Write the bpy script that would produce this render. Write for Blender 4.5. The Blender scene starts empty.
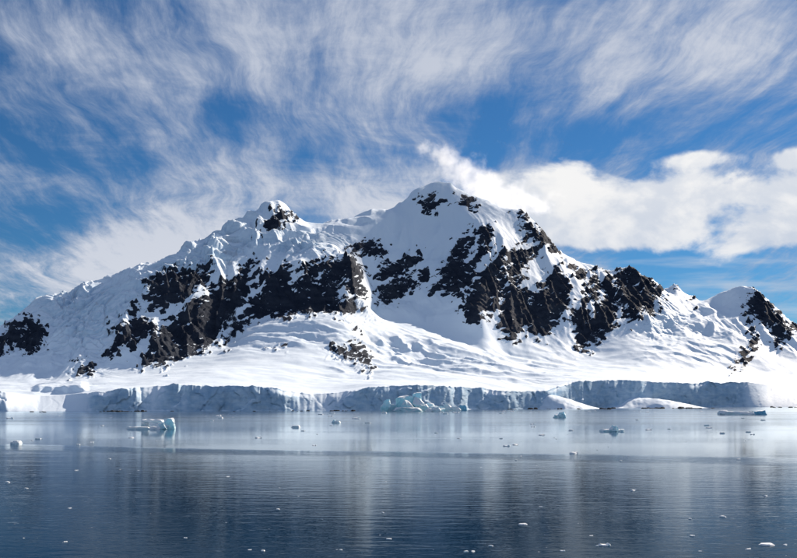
import bpy, bmesh, math, random
import numpy as np
from mathutils import Vector

R = math.radians
sc = bpy.context.scene
C = sc.collection

# ------------------------------------------------------------------ camera
F, CX, VH, EYE = 855.0, 398.5, 399.0, 20.0      # focal length in photo pixels, centre column, horizon row, eye height
cd = bpy.data.cameras.new('camera')
cam = bpy.data.objects.new('camera', cd); C.objects.link(cam)
cam.location = (0, 0, EYE); cam.rotation_euler = (R(90), 0, 0)
cd.sensor_width = 36.0; cd.lens = F * 36.0 / 797.0
cd.shift_y = (VH - 279.0) / 797.0
cd.clip_start = 1.0; cd.clip_end = 80000.0
sc.camera = cam

# ------------------------------------------------------------------ render / exposure
sc.render.engine = 'CYCLES'
sc.cycles.use_denoising = True
sc.cycles.max_bounces = 5; sc.cycles.adaptive_threshold = 0.02; sc.cycles.diffuse_bounces = 2; sc.cycles.glossy_bounces = 3; sc.cycles.volume_bounces = 3
sc.cycles.volume_step_rate = 1.0
sc.view_settings.view_transform = 'Standard'
sc.view_settings.look = 'None'
sc.view_settings.exposure = 0.5
sc.view_settings.gamma = 1.0

SUN_AZ, SUN_EL = 47.0, 34.0                      # degrees to the right of the view direction / above the horizon

# ------------------------------------------------------------------ tiny node language
class NT:
    def __init__(s, tree): s.t = tree; s.n = tree.nodes; s.l = tree.links
    def node(s, kind, **kw):
        x = s.n.new(kind)
        for k, v in kw.items(): setattr(x, k, v)
        return x
    def val(s, v): return v
    def put(s, sock, v):
        if isinstance(v, S): s.l.new(v.k, sock)
        elif v is not None: sock.default_value = v
    def math(s, op, a, b=None, c=None, clamp=False):
        x = s.node('ShaderNodeMath', operation=op, use_clamp=clamp)
        for i, v in enumerate((a, b, c)):
            if v is not None: s.put(x.inputs[i], v)
        return S(s, x.outputs[0])
    def xyz(s, x, y, z):
        n = s.node('ShaderNodeCombineXYZ')
        for i, v in enumerate((x, y, z)): s.put(n.inputs[i], v)
        return S(s, n.outputs[0])
    def sep(s, v):
        n = s.node('ShaderNodeSeparateXYZ'); s.put(n.inputs[0], v)
        return [S(s, o) for o in n.outputs]
    def noise(s, vec, scale=1.0, detail=4.0, rough=0.5, dist=0.0, lac=2.0):
        n = s.node('ShaderNodeTexNoise', noise_dimensions='3D')
        s.put(n.inputs['Vector'], vec); s.put(n.inputs['Scale'], scale); s.put(n.inputs['Detail'], detail)
        s.put(n.inputs['Roughness'], rough); s.put(n.inputs['Distortion'], dist); s.put(n.inputs['Lacunarity'], lac)
        return S(s, n.outputs['Fac'])
    def smooth(s, v, a, b):
        n = s.node('ShaderNodeMapRange', interpolation_type='SMOOTHSTEP')
        s.put(n.inputs[0], v); s.put(n.inputs[1], a); s.put(n.inputs[2], b)
        n.inputs[3].default_value = 0; n.inputs[4].default_value = 1
        return S(s, n.outputs[0])
    def mix(s, f, a, b):
        n = s.node('ShaderNodeMix', data_type='RGBA')
        s.put(n.inputs[0], f)
        for sock, v in ((n.inputs[6], a), (n.inputs[7], b)):
            if isinstance(v, S): s.l.new(v.k, sock)
            else: sock.default_value = (*v, 1.0)
        return S(s, n.outputs[2])
    def scale(s, col, f):
        n = s.node('ShaderNodeVectorMath', operation='SCALE')
        s.put(n.inputs[0], col); s.put(n.inputs['Scale'], f)
        return S(s, n.outputs[0])
    def vmul(s, a, b):
        n = s.node('ShaderNodeVectorMath', operation='MULTIPLY'); s.put(n.inputs[0], a); s.put(n.inputs[1], b)
        return S(s, n.outputs[0])
    def attr(s, name):
        n = s.node('ShaderNodeAttribute', attribute_name=name); return S(s, n.outputs['Fac'])
    def bump(s, h, strength=1.0, dist=1.0, normal=None):
        n = s.node('ShaderNodeBump'); s.put(n.inputs['Strength'], strength); s.put(n.inputs['Distance'], dist)
        s.put(n.inputs['Height'], h)
        if normal is not None: s.put(n.inputs['Normal'], normal)
        return S(s, n.outputs[0])
class S:
    def __init__(s, nt, k): s.nt = nt; s.k = k
    def __add__(a, b): return a.nt.math('ADD', a, b)
    __radd__ = __add__
    def __sub__(a, b): return a.nt.math('SUBTRACT', a, b)
    def __rsub__(a, b): return a.nt.math('SUBTRACT', b, a)
    def __mul__(a, b): return a.nt.math('MULTIPLY', a, b)
    __rmul__ = __mul__
    def __truediv__(a, b): return a.nt.math('DIVIDE', a, b)
    def __rtruediv__(a, b): return a.nt.math('DIVIDE', b, a)
    def __pow__(a, b): return a.nt.math('POWER', a, b)
    def max(a, b): return a.nt.math('MAXIMUM', a, b)
    def min(a, b): return a.nt.math('MINIMUM', a, b)
    def clamp(a): return a.nt.math('ADD', a, 0.0, clamp=True)
    def abs(a): return a.nt.math('ABSOLUTE', a)
    def exp(a): return a.nt.math('EXPONENT', a)

# ------------------------------------------------------------------ sky
world = bpy.data.worlds.new('World'); sc.world = world; world.use_nodes = True
wt = world.node_tree; wt.nodes.clear(); w = NT(wt)
SKY = 0.06
sky = w.node('ShaderNodeTexSky', sky_type='NISHITA', sun_disc=False)
sky.sun_elevation = R(SUN_EL); sky.sun_rotation = R(SUN_AZ)
sky.altitude = 0; sky.air_density = 1.0; sky.dust_density = 0.1; sky.ozone_density = 2.5
geo = w.node('ShaderNodeTexCoord')
dx, dy, dz = w.sep(S(w, geo.outputs['Generated']))
az = w.math('ARCTAN2', dx, dy)                                   # 0 = into the view, + to the right
el = w.math('ARCSINE', dz)
def A(u): return math.atan((u - CX) / F)
def E(u, v): return math.atan((VH - v) / math.hypot(F, u - CX))
def blob(u, v, su, sv, amp, rot=0.0):
    """soft patch of thicker or thinner cloud round one direction of the sky"""
    a0, e0, sa, se = A(u), E(u, v), su / F, sv / F
    c, s_ = math.cos(R(rot)), math.sin(R(rot))
    da, de = az - a0, el - e0
    p = (da * c + de * s_) * (1 / sa); q = (de * c - da * s_) * (1 / se)
    return ((p * p + q * q) * -1.0).exp() * amp
# high ice cloud: fibres drawn out along the wind, on a flat sheet overhead
zc = dz.max(0.0) + 0.13
px, py = dx / zc, dy / zc
wob = w.noise(w.xyz(px, py, 3.1), 0.9, 3.0, 0.5) - 0.5
wob2 = w.noise(w.xyz(px, py, 8.7), 3.0, 3.0, 0.5) - 0.5
qx = px + wob * 0.32 + wob2 * 0.12
fib = w.noise(w.xyz(qx * 5.2, py * 1.05 + wob * 0.6, 1.7), 1.0, 9.0, 0.68)
fib2 = w.noise(w.xyz(qx * 18.0 + py * 2.2, py * 3.4, 5.2), 1.0, 6.0, 0.66)
tuft = w.noise(w.xyz(qx * 3.0 + wob * 2.0, py * 2.4, 9.9), 1.6, 8.0, 0.66, 0.4)
big = w.noise(w.xyz(px + wob2 * 0.3, py * 0.8, 11.0), 1.15, 4.0, 0.5)
cover = (big - 0.5) * 1.2 + (fib - 0.5) * 2.1 + (fib2 - 0.5) * 1.15 + (tuft - 0.5) * 1.5 + 0.55
for b in [
    (40, 150, 85, 24, -0.62, -14), (70, 215, 95, 26, -0.62, 6), (10, 245, 60, 26, -0.45, 0),
    (225, 112, 40, 16, -0.50, 0), (310, 160, 26, 22, -0.45, 0), (340, 175, 18, 12, -0.30, 0),
    (500, 105, 75, 20, -0.55, 8), (560, 80, 26, 28, -0.22, 0), (590, 135, 90, 18, -0.50, 0),
    (490, 150, 50, 20, -0.62, 0), (730, 140, 90, 16, -0.42, 8), (700, 175, 50, 14, -0.2, 0), (400, 150, 30, 16, -0.3, 0),
    (640, 262, 110, 24, -0.55, 0), (740, 290, 80, 40, -0.55, 0), (0, 300, 40, 22, -0.3, 0),
    (200, 235, 120, 46, 0.7, -20), (110, 268, 100, 32, 0.65, 0), (360, 205, 60, 22, 0.5, -10),
    (90, 50, 150, 46, 0.40, 0), (400, 35, 170, 46, 0.45, 0), (700, 55, 150, 52, 0.50, 0),
    (45, 178, 40, 7, 0.28, 0), (455, 205, 70, 26, 0.3, 0)]:
    cover = cover + blob(*b)
cirrus = w.smooth(cover, -0.12, 1.38) * 0.97
# low heaped cloud behind the mountain, in a band just above the skyline
hz = dy.max(0.05)
cuv = w.xyz(dx / hz * 3.2, dz / hz * 4.6, 2.0)
lift = w.xyz(dx / hz * 3.2 + 0.10, dz / hz * 4.6 + 0.09, 2.0)
cn = w.noise(cuv, 2.6, 7.0, 0.56, 0.25)
cn2 = w.noise(lift, 2.6, 7.0, 0.56, 0.25)
band = None
for b in [(610, 212, 95, 40, 1.35, -6), (740, 218, 90, 34, 1.25, 0), (540, 215, 70, 30, 0.95, 0), (790, 158, 26, 9, 0.75, 0),
          (590, 175, 32, 18, 0.55, -30), (480, 190, 30, 20, 0.5, -25), (700, 158, 30, 8, 0.45, 0), (860, 215, 120, 36, 1.1, 0)]:
    band = blob(*b) if band is None else band + blob(*b)
base_cut = w.smooth(el, E(650, 262), E(650, 236))
cd_ = band.min(1.15) * (0.55 + base_cut * 0.45) + (cn - 0.5) * 3.1 * (band * 1.8).min(1.0) - 0.42
cumulus = w.smooth(cd_, 0.0, 0.46) * 0.97
lit = w.smooth(cn - cn2, -0.10, 0.12)
cum_col = w.mix(lit * 0.7 + w.smooth(el, E(650, 250), E(650, 175)) * 0.3, (0.43, 0.47, 0.54), (0.665, 0.66, 0.655))
# thin streaks low on the right
st = w.noise(w.xyz(dx / hz * 5.0, dz / hz * 42.0, 7.0), 1.0, 4.0, 0.55)
streak = w.smooth(st, 0.45, 0.78) * w.smooth(el, E(700, 200), E(700, 250)) * w.smooth(az, A(480), A(600)) * 0.75
cir_col = w.mix(cirrus * cirrus * (1.0 - 0.45 * w.smooth(el - az * 0.25, R(6), R(24))), (0.27, 0.315, 0.41), (0.50, 0.52, 0.57))
clear = w.vmul(S(w, sky.outputs[0]), (0.25, 0.57, 0.85))
col = w.mix(cirrus, clear, w.scale(cir_col, 1 / SKY))
col = w.mix(streak, col, w.scale(w.xyz(0.40, 0.45, 0.52), 1 / SKY))
col = w.mix(cumulus, col, w.scale(cum_col, 1 / SKY))
bg = w.node('ShaderNodeBackground'); bg.inputs['Strength'].default_value = SKY
w.put(bg.inputs['Color'], col)
world.cycles.sampling_method = 'MANUAL'; world.cycles.sample_map_resolution = 512
wo = w.node('ShaderNodeOutputWorld'); wt.links.new(bg.outputs[0], wo.inputs['Surface'])

# ------------------------------------------------------------------ sun
sl = bpy.data.lights.new('sun', 'SUN'); sl.energy = 5.0; sl.angle = R(0.53); sl.color = (1.0, 0.865, 0.715)
sun = bpy.data.objects.new('sun', sl); C.objects.link(sun)
sdir = Vector((math.cos(R(SUN_EL)) * math.sin(R(SUN_AZ)), math.cos(R(SUN_EL)) * math.cos(R(SUN_AZ)), math.sin(R(SUN_EL))))
sun.rotation_euler = sdir.to_track_quat('Z', 'Y').to_euler(); sun.location = (1500, 500, 1500)

# ------------------------------------------------------------------ numpy noise
def _hash(ix, iy, seed):
    h = (ix.astype(np.int64) * 374761393 + iy.astype(np.int64) * 668265263 + seed * 974634533) & 0x7fffffff
    h = ((h ^ (h >> 13)) * 1274126177) & 0x7fffffff
    return (h ^ (h >> 16)) & 0xffff
def perlin(x, y, seed=0):
    x0 = np.floor(x); y0 = np.floor(y); fx = x - x0; fy = y - y0
    ux = fx * fx * fx * (fx * (fx * 6 - 15) + 10); uy = fy * fy * fy * (fy * (fy * 6 - 15) + 10)
    def g(i, j):
        a = _hash(x0 + i, y0 + j, seed) * (2 * math.pi / 65536)
        return np.cos(a) * (fx - i) + np.sin(a) * (fy - j)
    a = g(0, 0); b = g(1, 0); c = g(0, 1); d = g(1, 1)
    return ((a + ux * (b - a)) * (1 - uy) + (c + ux * (d - c)) * uy) * 1.5
def fbm(x, y, o=4, seed=0, gain=0.5, lac=2.03):
    s = 0; a = 1; t = 0
    for i in range(o):
        s = s + a * perlin(x + 13.7 * i, y - 7.3 * i, seed + i); t += a; a *= gain; x = x * lac; y = y * lac
    return s / t
def ridged(x, y, o=4, seed=0, gain=0.5, lac=2.05):
    s = 0; a = 1; t = 0; wgt = 1
    for i in range(o):
        r = (1 - np.abs(perlin(x + 5.1 * i, y + 9.2 * i, seed + i)) * 1.6).clip(0, 1) ** 2
        s = s + a * r * wgt; wgt = (r * 1.6).clip(0, 1); t += a; a *= gain; x = x * lac; y = y * lac
    return s / t
def cells(x, y, seed=0):
    """angular blocks: a random level and tilt for each cell of an uneven tiling, and the distance to its edge"""
    x0 = np.floor(x); y0 = np.floor(y)
    b1 = np.full(x.shape, 9.0); b2 = np.full(x.shape, 9.0); val = np.zeros(x.shape)
    for i in (-1, 0, 1):
        for j in (-1, 0, 1):
            cx = x0 + i; cy = y0 + j
            h1 = _hash(cx, cy, seed) / 65535; h2 = _hash(cx, cy, seed + 71) / 65535
            ddx = cx + h1 - x; ddy = cy + h2 - y
            d = ddx * ddx + ddy * ddy
            h3 = _hash(cx, cy, seed + 7) / 65535; h4 = _hash(cx, cy, seed + 8) / 32767 - 1; h5 = _hash(cx, cy, seed + 9) / 32767 - 1
            vv = h3 + 0.5 * (h4 * ddx + h5 * ddy)
            near = d < b1
            b2 = np.where(near, b1, np.minimum(b2, d)); val = np.where(near, vv, val); b1 = np.where(near, d, b1)
    return val, np.sqrt(b2) - np.sqrt(b1)
def sstep(x, a, b):
    t = ((x - a) / (b - a)).clip(0, 1); return t * t * (3 - 2 * t)
def blobs(u, v, lst):
    m = 0
    for (cu, cv, su, sv, a, rot) in lst:
        c, s_ = math.cos(R(rot)), math.sin(R(rot)); p = ((u - cu) * c + (v - cv) * s_) / su; q = ((v - cv) * c - (u - cu) * s_) / sv
        m = m + a * np.exp(-(p * p + q * q))
    return m

# ------------------------------------------------------------------ materials
def material(name):
    m = bpy.data.materials.new(name); m.use_nodes = True; m.node_tree.nodes.clear()
    t = NT(m.node_tree); p = t.node('ShaderNodeBsdfPrincipled'); o = t.node('ShaderNodeOutputMaterial')
    m.node_tree.links.new(p.outputs[0], o.inputs['Surface'])
    return m, t, p
def obj_coord(t):
    g = t.node('ShaderNodeNewGeometry'); return S(t, g.outputs['Position']), S(t, g.outputs['Normal'])

def make_terrain_material():
    m, t, p = material('snow_rock_ice')
    pos, nor = obj_coord(t)
    nz = t.sep(nor)[2]
    rock = t.attr('rock'); ice = t.attr('ice')
    n1 = t.noise(pos, 0.035, 6.0, 0.62) - 0.5
    n2 = t.noise(pos, 0.22, 4.0, 0.6) - 0.5
    n3 = t.noise(t.vmul(pos, (1.0, 1.0, 1.8)), 0.11, 6.0, 0.72) - 0.5
    r = t.smooth(rock + n1 * 0.8 + n3 * 1.05 + n2 * 0.4 - (nz - 0.60) * 1.7, -0.06, 0.08)
    # rock: dark, slightly brown or blue-grey banded stone
    b1 = t.noise(t.vmul(pos, (1.0, 1.0, 2.5)), 0.02, 5.0, 0.6)
    rc = t.mix(t.smooth(b1, 0.40, 0.66), (0.010, 0.018, 0.037), (0.027, 0.037, 0.058))
    rc = t.mix(t.smooth(n2, 0.05, 0.35), rc, (0.041, 0.051, 0.072))
    # snow and glacier ice
    sv = t.noise(pos, 0.012, 4.0, 0.5)
    snow = t.mix(sv, (0.71, 0.815, 0.925), (0.77, 0.855, 0.94))
    iv = t.noise(t.vmul(pos, (1.0, 1.0, 3.0)), 0.05, 5.0, 0.6)
    icec = t.mix(t.smooth(iv, 0.3, 0.7), (0.32, 0.50, 0.68), (0.54, 0.68, 0.80))
    sn = t.mix(ice * t.smooth(nz, 0.80, 0.45), snow, icec)
    t.put(p.inputs['Base Color'], t.mix(r, sn, rc))
    t.put(p.inputs['Roughness'], 0.62 + r * 0.25)
    p.inputs['Specular IOR Level'].default_value = 0.25
    hgt = (n1 * 2.2 + n2 * 1.2 + n3 * 3.0) * (0.07 + r * 1.05) + t.noise(pos, 0.9, 3.0, 0.6) * 0.06
    t.put(p.inputs['Normal'], t.bump(hgt, 0.8, 2.2))
    return m
MAT_TERRAIN = make_terrain_material()

def make_rock_material():
    m, t, p = material('shore_rock'); pos, nor = obj_coord(t)
    n = t.noise(pos, 0.5, 5.0, 0.6)
    t.put(p.inputs['Base Color'], t.mix(n, (0.012, 0.014, 0.018), (0.040, 0.040, 0.044)))
    p.inputs['Roughness'].default_value = 0.8
    t.put(p.inputs['Normal'], t.bump(n, 0.8, 0.6)); return m
MAT_ROCK = make_rock_material()

def make_berg_material(name, ice_col, snow_amt):
    m, t, p = material(name); pos, nor = obj_coord(t); nz = t.sep(nor)[2]
    n = t.noise(pos, 0.25, 5.0, 0.6); n3 = t.noise(pos, 1.4, 4.0, 0.6)
    f = t.smooth(nz + (n - 0.5) * 0.9, 0.62 - snow_amt, 0.95 - snow_amt)
    t.put(p.inputs['Base Color'], t.mix(f, t.mix(n3, ice_col, tuple(min(1, c * 1.25) for c in ice_col)), (0.86, 0.88, 0.90)))
    t.put(p.inputs['Roughness'], 0.35 + f * 0.3)
    p.inputs['Specular IOR Level'].default_value = 0.4
    t.put(p.inputs['Normal'], t.bump(n3, 0.6, 0.5))
    tr = t.node('ShaderNodeBsdfTranslucent'); tr.inputs['Color'].default_value = (ice_col[0] * 0.85, ice_col[1] * 0.98, min(1.0, ice_col[2] * 1.12), 1)
    ms = t.node('ShaderNodeMixShader'); t.put(ms.inputs[0], 0.32 - f * 0.24)
    out = [n_ for n_ in m.node_tree.nodes if n_.type == 'OUTPUT_MATERIAL'][0]
    m.node_tree.links.new(p.outputs[0], ms.inputs[1]); m.node_tree.links.new(tr.outputs[0], ms.inputs[2]); m.node_tree.links.new(ms.outputs[0], out.inputs['Surface'])
    return m
MAT_BERG = make_berg_material('blue_white_ice', (0.55, 0.82, 0.90), 0.28)
MAT_BLUE = make_berg_material('blue_ice', (0.22, 0.50, 0.66), 0.0)
MAT_WHITE = make_berg_material('white_ice', (0.66, 0.80, 0.87), 0.55)

def make_water_material():
    m, t, p = material('sea_water'); pos, nor = obj_coord(t)
    x, y, z = t.sep(pos)
    # breeze-ruffled water towards the shore, calmer water nearer
    edge = (t.noise(t.xyz(x * 0.008, y * 0.02, 0.0), 1.0, 3.0, 0.5) - 0.5) * 60.0
    ruf = t.smooth(y + x * 0.27 + edge * 0.5, 318.0, 330.0)
    lanes = t.noise(t.xyz(x * 0.0022, y * 0.016, 4.0), 1.0, 6.0, 0.62)
    lanes2 = t.noise(t.xyz(x * 0.012, y * 0.05, 9.0), 1.0, 4.0, 0.6)
    near = t.smooth(y, 330.0, 150.0)
    far = t.smooth(y, 520.0, 860.0)
    strip = t.smooth(y + x * 0.27 + edge * 0.5, 285.0, 305.0) * (1.0 - ruf)
    amt = strip * 0.40 + ruf * (far * 0.26 + t.smooth(lanes, 0.47, 0.60) * (0.07 + far * 0.36) - 0.02) + (1.0 - ruf) * (0.05 + near * 0.11 + t.smooth(lanes2, 0.45, 0.75) * 0.10)
    w1 = t.noise(t.xyz(x * 0.75, y * 1.15, 0.0), 1.0, 4.0, 0.55)
    w2 = t.noise(t.xyz(x * 0.14 + 30.0, y * 0.46, 2.0), 1.0, 4.0, 0.55)
    w3 = t.noise(t.xyz(x * 0.035, y * 0.09, 6.0), 1.0, 3.0, 0.5)
    h = w1 * 0.17 * (0.12 + amt) + w2 * 0.75 * (0.05 + amt) + w3 * 0.5 * (0.06 + amt * 0.5)
    nb = t.bump(h, 1.0, 0.42)
    fr = t.node('ShaderNodeFresnel'); fr.inputs['IOR'].default_value = 1.333; t.put(fr.inputs['Normal'], nb)
    gl = t.node('ShaderNodeBsdfGlossy'); gl.inputs['Color'].default_value = (0.86, 0.95, 1.0, 1); t.put(gl.inputs['Roughness'], 0.055 + ruf * (0.015 + far * 0.08)); t.put(gl.inputs['Normal'], nb)
    df = t.node('ShaderNodeBsdfDiffuse'); df.inputs['Color'].default_value = (0.002, 0.018, 0.044, 1)
    ms = t.node('ShaderNodeMixShader'); t.put(ms.inputs[0], S(t, fr.outputs[0]) ** 2.0 * 1.3)
    m.node_tree.links.new(df.outputs[0], ms.inputs[1]); m.node_tree.links.new(gl.outputs[0], ms.inputs[2])
    m.node_tree.nodes.remove(p)
    m.node_tree.links.new(ms.outputs[0], [n_ for n_ in m.node_tree.nodes if n_.type == 'OUTPUT_MATERIAL'][0].inputs['Surface'])
    return m
MAT_WATER = make_water_material()

# ------------------------------------------------------------------ helpers
def grid_faces(nr, ncol):
    i = np.arange(nr - 1)[:, None] * ncol + np.arange(ncol - 1)[None, :]
    return np.stack([i, i + 1, i + ncol + 1, i + ncol], -1).reshape(-1, 4)
def mesh_from_arrays(name, co, quads, mat, attrs=None, smooth=True):
    me = bpy.data.meshes.new(name)
    nv, nf = len(co), len(quads)
    me.vertices.add(nv); me.vertices.foreach_set('co', np.ascontiguousarray(co, np.float32).ravel())
    me.loops.add(nf * 4); me.loops.foreach_set('vertex_index', np.ascontiguousarray(quads, np.int32).ravel())
    me.polygons.add(nf); me.polygons.foreach_set('loop_start', np.arange(0, nf * 4, 4, dtype=np.int32))
    if smooth: me.polygons.foreach_set('use_smooth', np.ones(nf, bool))
    for k, v in (attrs or {}).items():
        a = me.attributes.new(k, 'FLOAT', 'POINT'); a.data.foreach_set('value', np.ascontiguousarray(v, np.float32).ravel())
    me.materials.append(mat); me.update(calc_edges=True)
    o = bpy.data.objects.new(name, me); C.objects.link(o)
    return o
def tag(o, label, cat, group=None, kind=None):
    o['label'] = label; o['category'] = cat
    if group: o['group'] = group
    if kind: o['kind'] = kind
    return o

# ------------------------------------------------------------------ water
def build_sea():
    bm = bmesh.new()
    vs = [bm.verts.new(c) for c in ((-30000, -4000, 0), (30000, -4000, 0), (30000, 40000, 0), (-30000, 40000, 0))]
    bm.faces.new(vs); me = bpy.data.meshes.new('sea'); bm.to_mesh(me); bm.free(); me.materials.append(MAT_WATER)
    o = bpy.data.objects.new('sea', me); C.objects.link(o)
    tag(o, 'dark blue rippled sea water reflecting the mountain', 'sea', kind='structure')
build_sea()

# ------------------------------------------------------------------ terrain: survey lines (u, v, distance) -> world
def dens(line, step=18.0):
    out = []
    for a, b in zip(line[:-1], line[1:]):
        n = max(1, int(math.hypot(a[0] - b[0], a[1] - b[1]) / step))
        for k in range(n): out.append(tuple(a[i] + (b[i] - a[i]) * k / n for i in range(3)))
    out.append(line[-1]); return out
LEFT_RIDGE = [(-260, 372, 2350), (-120, 362, 2380), (-40, 344, 2400), (0, 330, 2420), (12, 320, 2425), (30, 305, 2440), (37, 301, 2445), (60, 291, 2470),
              (77, 285, 2490), (100, 278, 2530), (116, 275, 2560), (135, 277, 2590)]
CREST = [(117, 300, 2230), (125, 292, 2250), (138, 280, 2275), (142, 272, 2290), (150, 269, 2300), (160, 262, 2320), (172, 255, 2350), (180, 250, 2370), (197, 242, 2410),
         (205, 239, 2430), (220, 228, 2470), (232, 222, 2500), (243, 217, 2530), (256, 209, 2570), (268, 203, 2600), (275, 201, 2620), (283, 204, 2630),
         (290, 210, 2640), (298, 217, 2640), (310, 223, 2640), (322, 227, 2640), (345, 221, 2680), (370, 212, 2720), (385, 209, 2740), (400, 211, 2780),
         (405, 205, 2800), (412, 196, 2830), (420, 188, 2860), (430, 183, 2890), (438, 182, 2900), (452, 185, 2900), (465, 190, 2900), (480, 197, 2890),
         (490, 203, 2880), (502, 207, 2870), (518, 210, 2850), (525, 214, 2840), (535, 223, 2830), (545, 233, 2820), (552, 241, 2815), (557, 250, 2810),
         (563, 256, 2810), (570, 259, 2810), (580, 264, 2815), (590, 266, 2820), (600, 268, 2825), (607, 269, 2830), (614, 273, 2830), (617, 268, 2830),
         (624, 266, 2830), (635, 269, 2830), (645, 275, 2830), (652, 279, 2840), (657, 284, 2850), (661, 291, 2860), (668, 291, 2880), (672, 285, 2890),
         (675, 284, 2890), (682, 292, 2890), (692, 296, 2890), (697, 301, 2890), (705, 299, 2890), (715, 296, 2890), (721, 294, 2890), (727, 290, 2860),
         (735, 286, 2845), (742, 286, 2840), (748, 288, 2830), (754, 288, 2820), (762, 293, 2800), (770, 299, 2775), (775, 308, 2750), (781, 316, 2720),
         (787, 324, 2700), (797, 326, 2720), (815, 335, 2760), (850, 340, 2780), (917, 330, 2800), (1060, 345, 2800)]
def setback(u): return 95.0 * float(np.interp(u, [140, 185, 290, 330], [0, 1, 1, 0]))
CREST = [(u, v, Y + setback(u)) for (u, v, Y) in CREST]
LINES = [LEFT_RIDGE, CREST,
  # foot of the steep faces
  [(-260, 384, 1900), (-120, 381, 1880), (0, 377, 1880), (60, 378, 1860), (100, 372, 1880), (140, 367, 1900), (178, 360, 1950), (208, 349, 2010), (226, 345, 2060)],
  # icefall between the left ridge and the front shoulder
  [(100, 292, 2400), (85, 310, 2300), (70, 335, 2150), (60, 360, 2000)], [(112, 312, 2200), (100, 335, 2090), (85, 360, 1960)],
  [(30, 325, 2300), (25, 350, 2100)],
  # shoulder under the left summit and the hanging ice below it
  [(200, 258, 2330), (240, 247, 2400), (280, 238, 2460), (320, 238, 2520)], [(265, 222, 2530), (300, 226, 2580)],
  [(150, 285, 2230), (195, 275, 2280), (240, 268, 2330), (262, 262, 2370)], [(150, 330, 2060), (180, 320, 2120), (205, 305, 2180), (225, 310, 2200)],
  # dark buttress
  [(226, 335, 2120), (245, 305, 2200), (257, 283, 2280), (272, 270, 2300), (293, 262, 2330), (310, 264, 2350), (330, 257, 2370), (350, 257, 2390), (361, 275, 2360), (362, 300, 2270)],
  [(245, 322, 2160), (272, 313, 2195), (300, 312, 2200), (330, 311, 2205), (356, 312, 2225)],
  # rounded ice dome before the buttress
  [(232, 339, 2085), (246, 327, 2120), (265, 320, 2140), (290, 315, 2150), (318, 313, 2155), (340, 315, 2155), (354, 321, 2150), (368, 334, 2130)], [(250, 333, 2060), (270, 328, 2070), (300, 323, 2080), (330, 323, 2085), (348, 328, 2080)],
  [(240, 348, 1970), (280, 350, 1950), (320, 352, 1955), (360, 352, 1990)],
  # foot of the main face and the snow basin below it
  [(372, 311, 2330), (390, 311, 2350), (412, 314, 2360), (440, 325, 2350), (470, 334, 2350), (500, 346, 2350), (515, 349, 2360), (545, 342, 2420), (585, 353, 2430), (602, 345, 2470), (632, 322, 2560), (645, 314, 2600)],
  [(372, 280, 2480), (385, 252, 2580), (392, 230, 2680)], [(440, 290, 2500), (440, 255, 2640), (436, 222, 2770)],
  # rib of the main face that parts sun and shade
  [(476, 318, 2370), (482, 285, 2470), (492, 250, 2600), (495, 228, 2700), (485, 212, 2790)],
  [(515, 340, 2400), (520, 300, 2520), (525, 265, 2640), (520, 235, 2750)], [(545, 334, 2450), (548, 300, 2560), (552, 270, 2680)],
  [(590, 340, 2500), (598, 305, 2620), (602, 285, 2720)], [(640, 310, 2620), (640, 290, 2740)],
  # glacier below
  [(372, 331, 2150), (400, 338, 2150), (430, 342, 2160), (450, 344, 2160)], [(380, 349, 2090), (410, 351, 2090), (440, 354, 2080), (480, 360, 2080)],
  [(300, 372, 1760), (380, 374, 1800), (450, 374, 1840), (520, 374, 1950), (580, 371, 2150)], [(100, 382, 1650), (200, 372, 1740)],
  # right-hand snow slopes
  [(660, 312, 2680), (690, 312, 2760), (720, 306, 2810)], [(640, 332, 2540), (680, 328, 2610), (715, 322, 2660), (738, 312, 2720)],
  [(640, 352, 2410), (680, 345, 2480), (720, 342, 2540), (742, 336, 2580)], [(733, 372, 2400), (746, 352, 2500), (755, 333, 2610)],
  [(640, 370, 2280), (700, 372, 2360), (760, 371, 2440), (830, 370, 2500), (1060, 370, 2500)], [(775, 350, 2560), (800, 347, 2590), (900, 350, 2600)]]

SH_U = [-260, 0, 250, 360, 430, 500, 600, 700, 800, 1060]
SH_V = [411.8, 411.5, 411.0, 410.5, 410.0, 409.3, 408.1, 407.4, 407.1, 407.1]
TOP_U = [-260, -60, 0, 20, 40, 60, 84, 96, 130, 155, 175, 210, 250, 280, 300, 312, 340, 352, 365, 385, 415, 450, 480, 500, 545, 560, 580, 600, 630, 660, 690, 720, 750, 770, 797, 850, 1060]
TOP_V = [388, 389, 391, 394, 396, 395, 393, 392, 388, 386, 384.5, 386, 385.5, 389, 393, 394, 392.5, 391, 388, 386, 385, 386, 388, 391, 391, 386, 381, 380, 380, 382, 383, 382, 382, 385, 386, 383, 382]
BAT_U = [-260, -20, 6, 24, 40, 66, 84, 98, 128, 140, 160, 170, 192, 205, 216, 280, 300, 325, 345, 360, 460, 472, 484, 600, 735, 770, 797, 850, 1060]
BAT_D = [8,    8, 30, 75, 90, 80, 40,  8,   8, 26,  28,   8,   8, 22,   7,   8,  26,  30,  24,   8,   8,  20,   8,   8,   8,  85,  90,  60, 30]
def shoreY(u): return EYE * F / (np.interp(u, SH_U, SH_V) - VH)

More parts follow.
